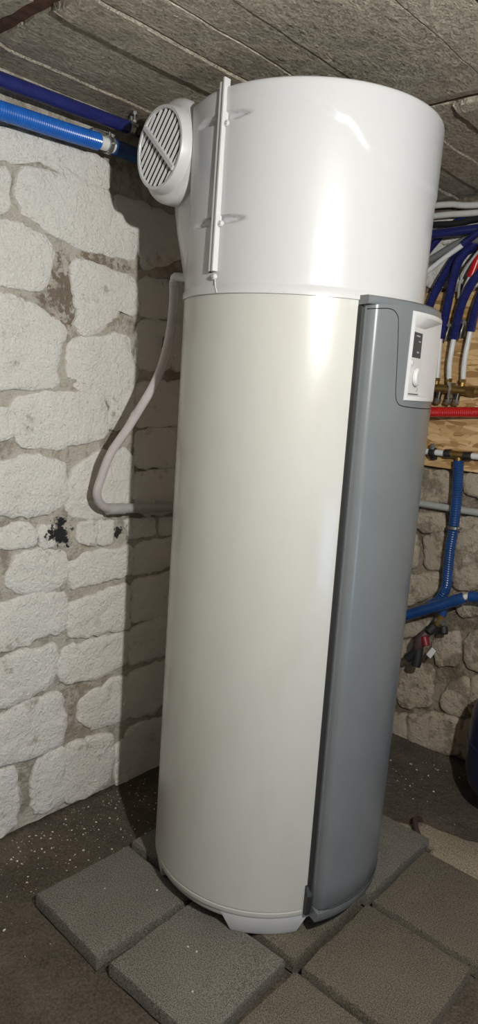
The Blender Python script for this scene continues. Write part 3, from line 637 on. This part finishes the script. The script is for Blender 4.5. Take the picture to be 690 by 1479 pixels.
obj('press_fitting', cyl((-0.54,-0.135,2.060), (-0.54,-0.095,2.061), 0.0165, bev=0.003), 'dark_steel', t)
t = thing('wall_pipe', 'bright blue ribbed pipe with white coupling below the navy pipe', 'pipe', (-0.54,-0.25,1.995))
obj('sleeve', tube([(-0.54,-1.6,1.972), (-0.54,-0.8,1.977), (-0.54,-0.407,1.988), (-0.54,-0.254,1.995)], 0.0225, 0.0030, 18, rib=0.0016), 'blue', t)
obj('coupling', cyl((-0.54,-0.258,1.995), (-0.54,-0.198,1.996), 0.0175, seg=20), 'pex', t)
clamp(t, (-0.54,-0.222,1.9955), (0,1,0), 0.0195, 0.014)
obj('sleeve', tube([(-0.54,-0.206,1.996), (-0.54,0.0,1.994), (-0.54,0.9,1.99)], 0.021, 0.006, 18, rib=0.0008), 'blue_dark', t)  # same blue pipe; the darker blue paints in its shadow near the vent
hb = obj('hanger_bolt', cyl((-0.545,-0.218,2.01), (-0.59,-0.218,2.03), 0.004), 'steel', t)
obj('bracket', box(-0.595, -0.555, -0.262, -0.20, 2.020, 2.032, 0.002), 'steel', t)

# ------------------------------------------------------------------ pipes and manifold on the pipe wall
G = 'pipes fanning out above the manifold'
def sleeved(name, label, parts, group=G, cat='pipe'):
    t = thing(name, label, cat, parts[0][1][0], group)
    for nm, pts, r, mt, rib in parts: obj(nm, tube(pts, r, 0.0035 if rib else 0.012, 14, rib=rib), mt, t)
    return t
b = Y1
for z0, lab in ((0, 'upper of two off-white corrugated conduits running under the ceiling'), (-0.037, 'lower of two off-white corrugated conduits running under the ceiling')):
    tag(obj('conduit', tube([(-0.50,b-.05,2.075+z0*.9), (-0.249,b-.05,2.080+z0), (-0.15,b-.05,2.078+z0*.95), (-0.016,b-.05,2.063+z0*.7), (0.5,b-.05,2.056+z0*.7)], 0.0115, 0.0035, 14, rib=0.0011), 'conduit_white'), lab, 'conduit', 'white conduits')
P = lambda *q: [tuple(x) for x in q]
sleeved('horizontal_navy_pipe', 'navy ribbed pipe running level just below the white conduits', [('sleeve', P((-0.5,.97,1.962), (-.224,.97,1.969), (-.115,.97,1.971), (.014,.97,1.974), (.5,.97,1.98)), 0.0165, 'navy', 0.0012)])
sleeved('dark_pipe', 'thin dark pipe behind the navy pipes under the conduits', [('pipe', P((-.5,1.015,2.012), (-.251,1.015,2.016), (-.112,1.015,2.010), (-.01,1.015,2.02), (.4,1.015,2.02)), 0.011, 'black', 0)])
sleeved('curved_navy_pipe', 'navy pipe rising diagonally close to the wall under the conduits', [('sleeve', P((-.30,1.035,1.80), (-.247,1.035,1.903), (-.173,1.035,1.985), (-.099,1.035,2.027), (.1,1.035,2.035)), 0.014, 'navy', 0.0008)])
tag(obj('grey_conduit', tube(P((-.36,.985,1.825), (-.25,.985,1.862), (-.19,.985,1.883), (-.118,.985,1.919), (-.06,.985,1.942), (-.01,.985,1.938), (.06,.975,1.93)), 0.0135, 0.0035, 14, rib=0.0012), 'conduit_grey'), 'grey corrugated conduit rising diagonally above the strand board', 'conduit')
sleeved('diagonal_white_pipe', 'bare white pipe rising diagonally into a short navy sleeve', [('pipe', P((-.36,.955,1.71), (-.231,.955,1.802), (-.174,.955,1.841), (-.116,.955,1.881), (-.048,.955,1.924), (-.017,.950,1.944)), 0.0095, 'pex', 0), ('sleeve', P((-.052,.955,1.9215), (-.017,.950,1.944), (.06,.930,1.985)), 0.0135, 'navy', 0.0008)])
sleeved('manifold_pipe', 'navy sleeved pipe bending behind the control panel edge of the heater', [('sleeve', P((-.197,1.005,1.60), (-.189,1.005,1.688), (-.168,1.006,1.763), (-.138,1.018,1.841), (-.097,1.026,1.905), (-.03,1.028,1.925), (.06,1.028,1.932)), 0.0175, 'navy', 0.0017), ('pipe', P((-.198,1.005,1.62), (-.196,1.0,1.44)), 0.0085, 'pex', 0)])
sleeved('manifold_pipe', 'navy sleeved pipe dropping to the hidden end of the brass manifold', [('sleeve', P((-.114,.99,1.600), (-.103,.99,1.709), (-.09,.99,1.818), (-.068,.99,1.889), (.03,1.002,1.985)), 0.0165, 'navy', 0.0017), ('pipe', P((-.114,.99,1.61), (-.113,.995,1.52), (-.112,1.0,1.44)), 0.0085, 'pex', 0)])
sleeved('manifold_pipe', 'navy sleeved pipe with white tail into the first visible brass outlet', [('sleeve', P((-.056,.98,1.597), (-.046,.98,1.699), (-.026,.98,1.766), (.01,.98,1.824), (.10,.98,1.92)), 0.0165, 'navy', 0.0017), ('pipe', P((-.056,.98,1.61), (-.063,.985,1.51), (-.064,1.0,1.448)), 0.0095, 'pex', 0)])
sleeved('manifold_pipe', 'navy sleeved pipe with white tail beside the vacant manifold end', [('sleeve', P((.002,.985,1.625), (.010,.985,1.695), (.030,.985,1.765), (.08,.985,1.86)), 0.0165, 'navy', 0.0017), ('pipe', P((.002,.985,1.64), (-.008,.988,1.525), (-.010,1.0,1.448)), 0.0095, 'pex', 0)])
sleeved('red_riser', 'red sleeved pipe with a white tail tucked between the navy pipes', [('sleeve', P((-.027,.995,1.815), (-.007,.995,1.88), (.02,.995,1.95), (.06,.995,2.02)), 0.0165, 'red', 0.0008), ('pipe', P((-.026,.995,1.825), (-.049,1.0,1.768), (-.062,1.012,1.71), (-.064,1.02,1.62)), 0.0085, 'pex', 0)])
sleeved('red_riser', 'red sleeved pipe carrying a thin grey cable across its front', [('sleeve', P((-.045,1.03,1.80), (-.02,1.03,1.87), (.01,1.03,1.93), (.06,1.03,2.00)), 0.014, 'red', 0.0008), ('cable', P((-.068,1.0,1.745), (-.05,.965,1.80), (-.02,.955,1.855), (.02,.955,1.91)), 0.0045, 'pvc_grey', 0)])
sleeved('red_riser', 'short red sleeved pipe low behind the navy pipes', [('sleeve', P((.045,1.01,1.70), (.06,1.01,1.78), (.09,1.01,1.86)), 0.014, 'red', 0.0008)])
# manifold
mf = thing('manifold', 'dull brass heating manifold on steel brackets over the red pipe', 'manifold', (-0.02,1.0,1.417), None)
obj('bar', cyl((-.21,1.0,1.421), (.13,1.0,1.414), 0.0165, seg=20, bev=0.003), 'brass', mf)
for x in (-.196, -.112, -.064, -.010):
    s = obj('outlet', cyl((x,1.0,1.43), (x,1.0,1.452), 0.0095, seg=8), 'brass', mf)
    obj('compression_nut', cyl((x,1.0,1.445), (x,1.0,1.457), 0.0125, seg=6), 'brass', s)
obj('end_cap', cyl((.012,1.0,1.4165), (.050,1.0,1.4155), 0.0195, seg=8, bev=0.002), 'brass', mf)
obj('end_fitting', cyl((.055,1.0,1.4155), (.16,1.0,1.4135), 0.0145, bev=0.002), 'dark_steel', mf)
for x in (-.13, -.05):
    s = obj('bracket', box(x-0.005, x+0.005, .978, 1.0255, 1.385, 1.442, 0.002), 'steel', mf)
    obj('screw', cyl((x,.975,1.436), (x,.985,1.436), 0.007, seg=12), 'steel', s)
for x in (-.128, -.095, -.055, -.022):
    s = obj('valve_stub', cyl((x,.998,1.405), (x,.992,1.376), 0.010, seg=10), 'dark_steel', mf)
    obj('cap', cyl((x,.994,1.378), (x+.001,.986,1.364), 0.0125, seg=8, bev=0.002), 'steel', s)
for x, z, lab in ((-.085,1.63,'small steel clip with screw between the two middle navy sleeves'), (-.03,1.64,'small steel clip with screw between the two white tailed navy pipes')):
    k = thing('pipe_clip', lab, 'clip', (x,1.03,z), 'steel pipe clips')
    obj('strap', box(x-.008, x+.008, .995, 1.0255, z-.035, z+.02, .003), 'dark_steel', k); obj('screw', cyl((x,.985,z+.018), (x,1.0,z+.018), .009, seg=12, bev=.002), 'steel', k); obj('loop', tube([(x,.99,z+.01), (x-.003,.985,z-.015), (x-.008,.99,z-.04)], .004, .006, 8), 'steel', k)
tag(obj('red_pipe', tube(P((-.30,.885,1.318), (-.125,.94,1.328), (.084,.999,1.343), (.30,1.003,1.345)), 0.0195, 0.0035, 16, rib=0.0016), 'red'), 'thick red ribbed pipe running level under the brass manifold', 'pipe')
# tee run with the blue drop pipe
te = thing('tee_run', 'white pipe run with dark press fittings and brass tee under the red pipe', 'pipe', (.009,1.0,1.182))
obj('pipe', cyl((-.30,1.0,1.174), (.32,1.0,1.189), 0.0115), 'pex', te)
k = obj('hose_clip', cyl((-.106,1.0,1.177), (-.082,1.0,1.178), .0195, seg=20, bev=.003), 'black', te)
obj('clip_screw', cyl((-.094,.992,1.19), (-.092,.988,1.212), .009, seg=10, bev=.002), 'steel', k); obj('clip_foot', box(-.104, -.084, 1.0, 1.0255, 1.150, 1.164, .003), 'black', k)
for x0, x1 in ((-.046,-.018), (.030,.062)): obj('press_sleeve', cyl((x0,1.0,1.180), (x1,1.0,1.183), .0165, seg=18, bev=.002), 'dark_steel', te)
obj('tee', cyl((-.02,1.0,1.181), (.036,1.0,1.183), .0145, seg=16, bev=.002), 'brass', te); obj('tee_branch', cyl((.011,1.0,1.178), (.013,1.0,1.148), .0115, seg=16), 'brass', te)
dr = thing('drop_pipe', 'mid blue ribbed pipe dropping from the brass tee down the stone wall', 'pipe', (.014,1.0,1.15))
obj('sleeve', tube(P((.013,1.0,1.160), (.023,1.0,1.045), (.027,1.0,.915)),   .0200, .0045, 16, rib=.0018), 'blue_dark', dr)
obj('sleeve', tube(P((.027,1.0,.90), (.024,1.0,.805), (.028,1.0,.69), (.022,1.0,.655), (.004,1.0,.615), (-.03,1.0,.585)),   .0200, .0045, 16, rib=.0018), 'blue_dark', dr)
clamp(dr, (.027,1.0,.908), (0,0,1), .0185, .012)
tag(obj('grey_pipe', cyl((-.50,1.03,.963), (.60,1.03,.986), .0135, seg=18), 'pvc_grey'), 'straight grey plastic pipe crossing the stone wall behind the blue pipe', 'pipe')
lw = thing('low_pipe', 'blue pipe slanting up to a white joint above the red handled valve', 'pipe', (.12,.965,.667))
obj('sleeve', tube(P((-.30,.945,.42), (-.122,.952,.523), (-.037,.952,.572), (.043,.952,.619), (.100,.958,.652), (.118,.964,.664)), .0215, .006, 16, rib=.0005), 'blue_dark', lw)
obj('joint', tube(P((.11,.964,.658), (.125,.968,.668), (.145,.973,.672)), .011, .006, 14), 'pex', lw)
obj('sleeve', tube(P((.133,.972,.671), (.189,.98,.676), (.45,.985,.68)), .0205, .006, 16, rib=.0005), 'blue_dark', lw)
# drain valve
vv = thing('drain_valve', 'small brass drain valve with red and black handle under the blue pipes', 'valve', (.02,.99,.53))
obj('stub', cyl((.028,.995,.62), (.028,.995,.560), .017, seg=16), 'blue_dark', vv)
obj('valve_body', cyl((.03,.99,.566), (.016,.985,.520), .0145, seg=10, bev=.003), 'brass', vv)
obj('side_nut', cyl((.010,.985,.545), (.050,.985,.535), .0125, seg=6), 'steel', vv)
obj('outlet_cap', cyl((.012,.98,.522), (-.005,.965,.490), .019, seg=14, bev=.004), 'black', vv); obj('outlet_cap', cyl((.045,.985,.525), (.055,.975,.498), .015, seg=14, bev=.003), 'black', vv)
hd = obj('handle', tube(P((-.012,.965,.488), (-.028,.955,.455), (-.035,.95,.41)), lambda s: .017+.006*math.sin(3*s), .008, 12), 'cord', vv)
obj('grip', tube(P((-.028,.95,.43), (-.048,.945,.39), (-.068,.94,.367)), .0175, .008, 12), 'black', hd); obj('grip', tube(P((-.030,.95,.42), (-.026,.945,.38), (-.028,.94,.350)), .0185, .008, 12), 'black', hd)
obj('red_collar', cyl((-.014,.952,.475), (.002,.948,.440), .016, seg=12, bev=.003), 'dark_red', hd)
bm = box(-.011, .011, -.002, .002, -.020, .020, .0015); xf(bm, Matrix.Translation((.022,.955,.417)) @ Matrix.Rotation(math.radians(28), 4, 'Y'))
obj('paper_tag', bm, 'pex', vv, smooth=False)
# vessel on the floor by the pipe wall
vx, vy = 0.415, 0.865
ve = thing('pressure_vessel', 'dark blue rounded pressure vessel standing on the floor by the wall', 'vessel', (vx,vy,ZF))
obj('shell', lathe([(0,.02), (.06,.022), (.11,.035), (.145,.07), (.158,.12), (.16,.16), (.16,.28), (.158,.32), (.145,.37), (.11,.405), (.06,.418), (0,.42)], 64, (vx,vy)), 'vessel', ve)
obj('band', lathe([(.158,.205), (.1635,.208), (.1635,.226), (.158,.229)], 64, (vx,vy)), 'vessel', ve)
for a in (30, 150, 270): c, s = math.cos(math.radians(a)), math.sin(math.radians(a)); obj('foot', cyl((vx+.10*c,vy+.10*s,.06), (vx+.125*c,vy+.125*s,ZF-.002), .018, seg=10), 'vessel', ve)
obj('connector', cyl((vx,vy,.415), (vx,vy,.45), .018, seg=8), 'brass', ve)
# short brown hose end poking out of the cement by the slabs
tag(obj('hose_offcut', tube(P((.222,.605,-.034), (.218,.575,-.016), (.235,.535,-.008), (.262,.50,-.010), (.300,.470,-.022), (.310,.455,-.045)), .0095, .008, 12), 'cord'), 'short brown rubber hose end curling out of the cement patch', 'hose')
# plaster crumbs scattered on the earth
rnd = random.Random(5); V = []; F = []
def crumb(x, y, z, s):
    n = len(V); a = rnd.uniform(0, 6.28); ca, sa = math.cos(a), math.sin(a)
    for p in ((1,0,0), (-.5,.8,0), (-.6,-.7,0), (.1,.1,.9), (.5,-.8,.3)):
        q = [c*s*rnd.uniform(.6, 1.2) for c in p]; V.append((x+q[0]*ca-q[1]*sa, y+q[0]*sa+q[1]*ca, z+q[2]))
    for f in ((0,1,3), (1,2,3), (2,4,3), (4,0,3)): F.append(tuple(n+i for i in f))
for _ in range(520):
    x = X0+0.02+abs(rnd.gauss(0, .16)); y = rnd.uniform(-1.0, 0.2)
    if x > -0.33 and -0.57 < y: continue
    crumb(x, y, fl((x-X0)/(X1-X0), (y-Y0)/(Y1-Y0))[2], rnd.choice([.0015, .002, .002, .003, .0045]))
for _ in range(110):
    x = rnd.uniform(-.1, .7); y = rnd.uniform(.68, 1.0)
    if math.hypot(x-vx, y-vy) < 0.2: continue
    crumb(x, y, fl((x-X0)/(X1-X0), (y-Y0)/(Y1-Y0))[2], rnd.choice([.0015, .002, .003, .005]))
for x, y in ((.10,-.37), (.125,-.365), (-.1,-.3), (-.2,-.4), (.2,-.45)): crumb(x, y, .001, .004)
cr = tag(obj('plaster_crumbs', (V, F), 'crumb', smooth=False), 'white plaster crumbs scattered over the dark earth by the walls', 'crumbs'); cr['kind'] = 'stuff'
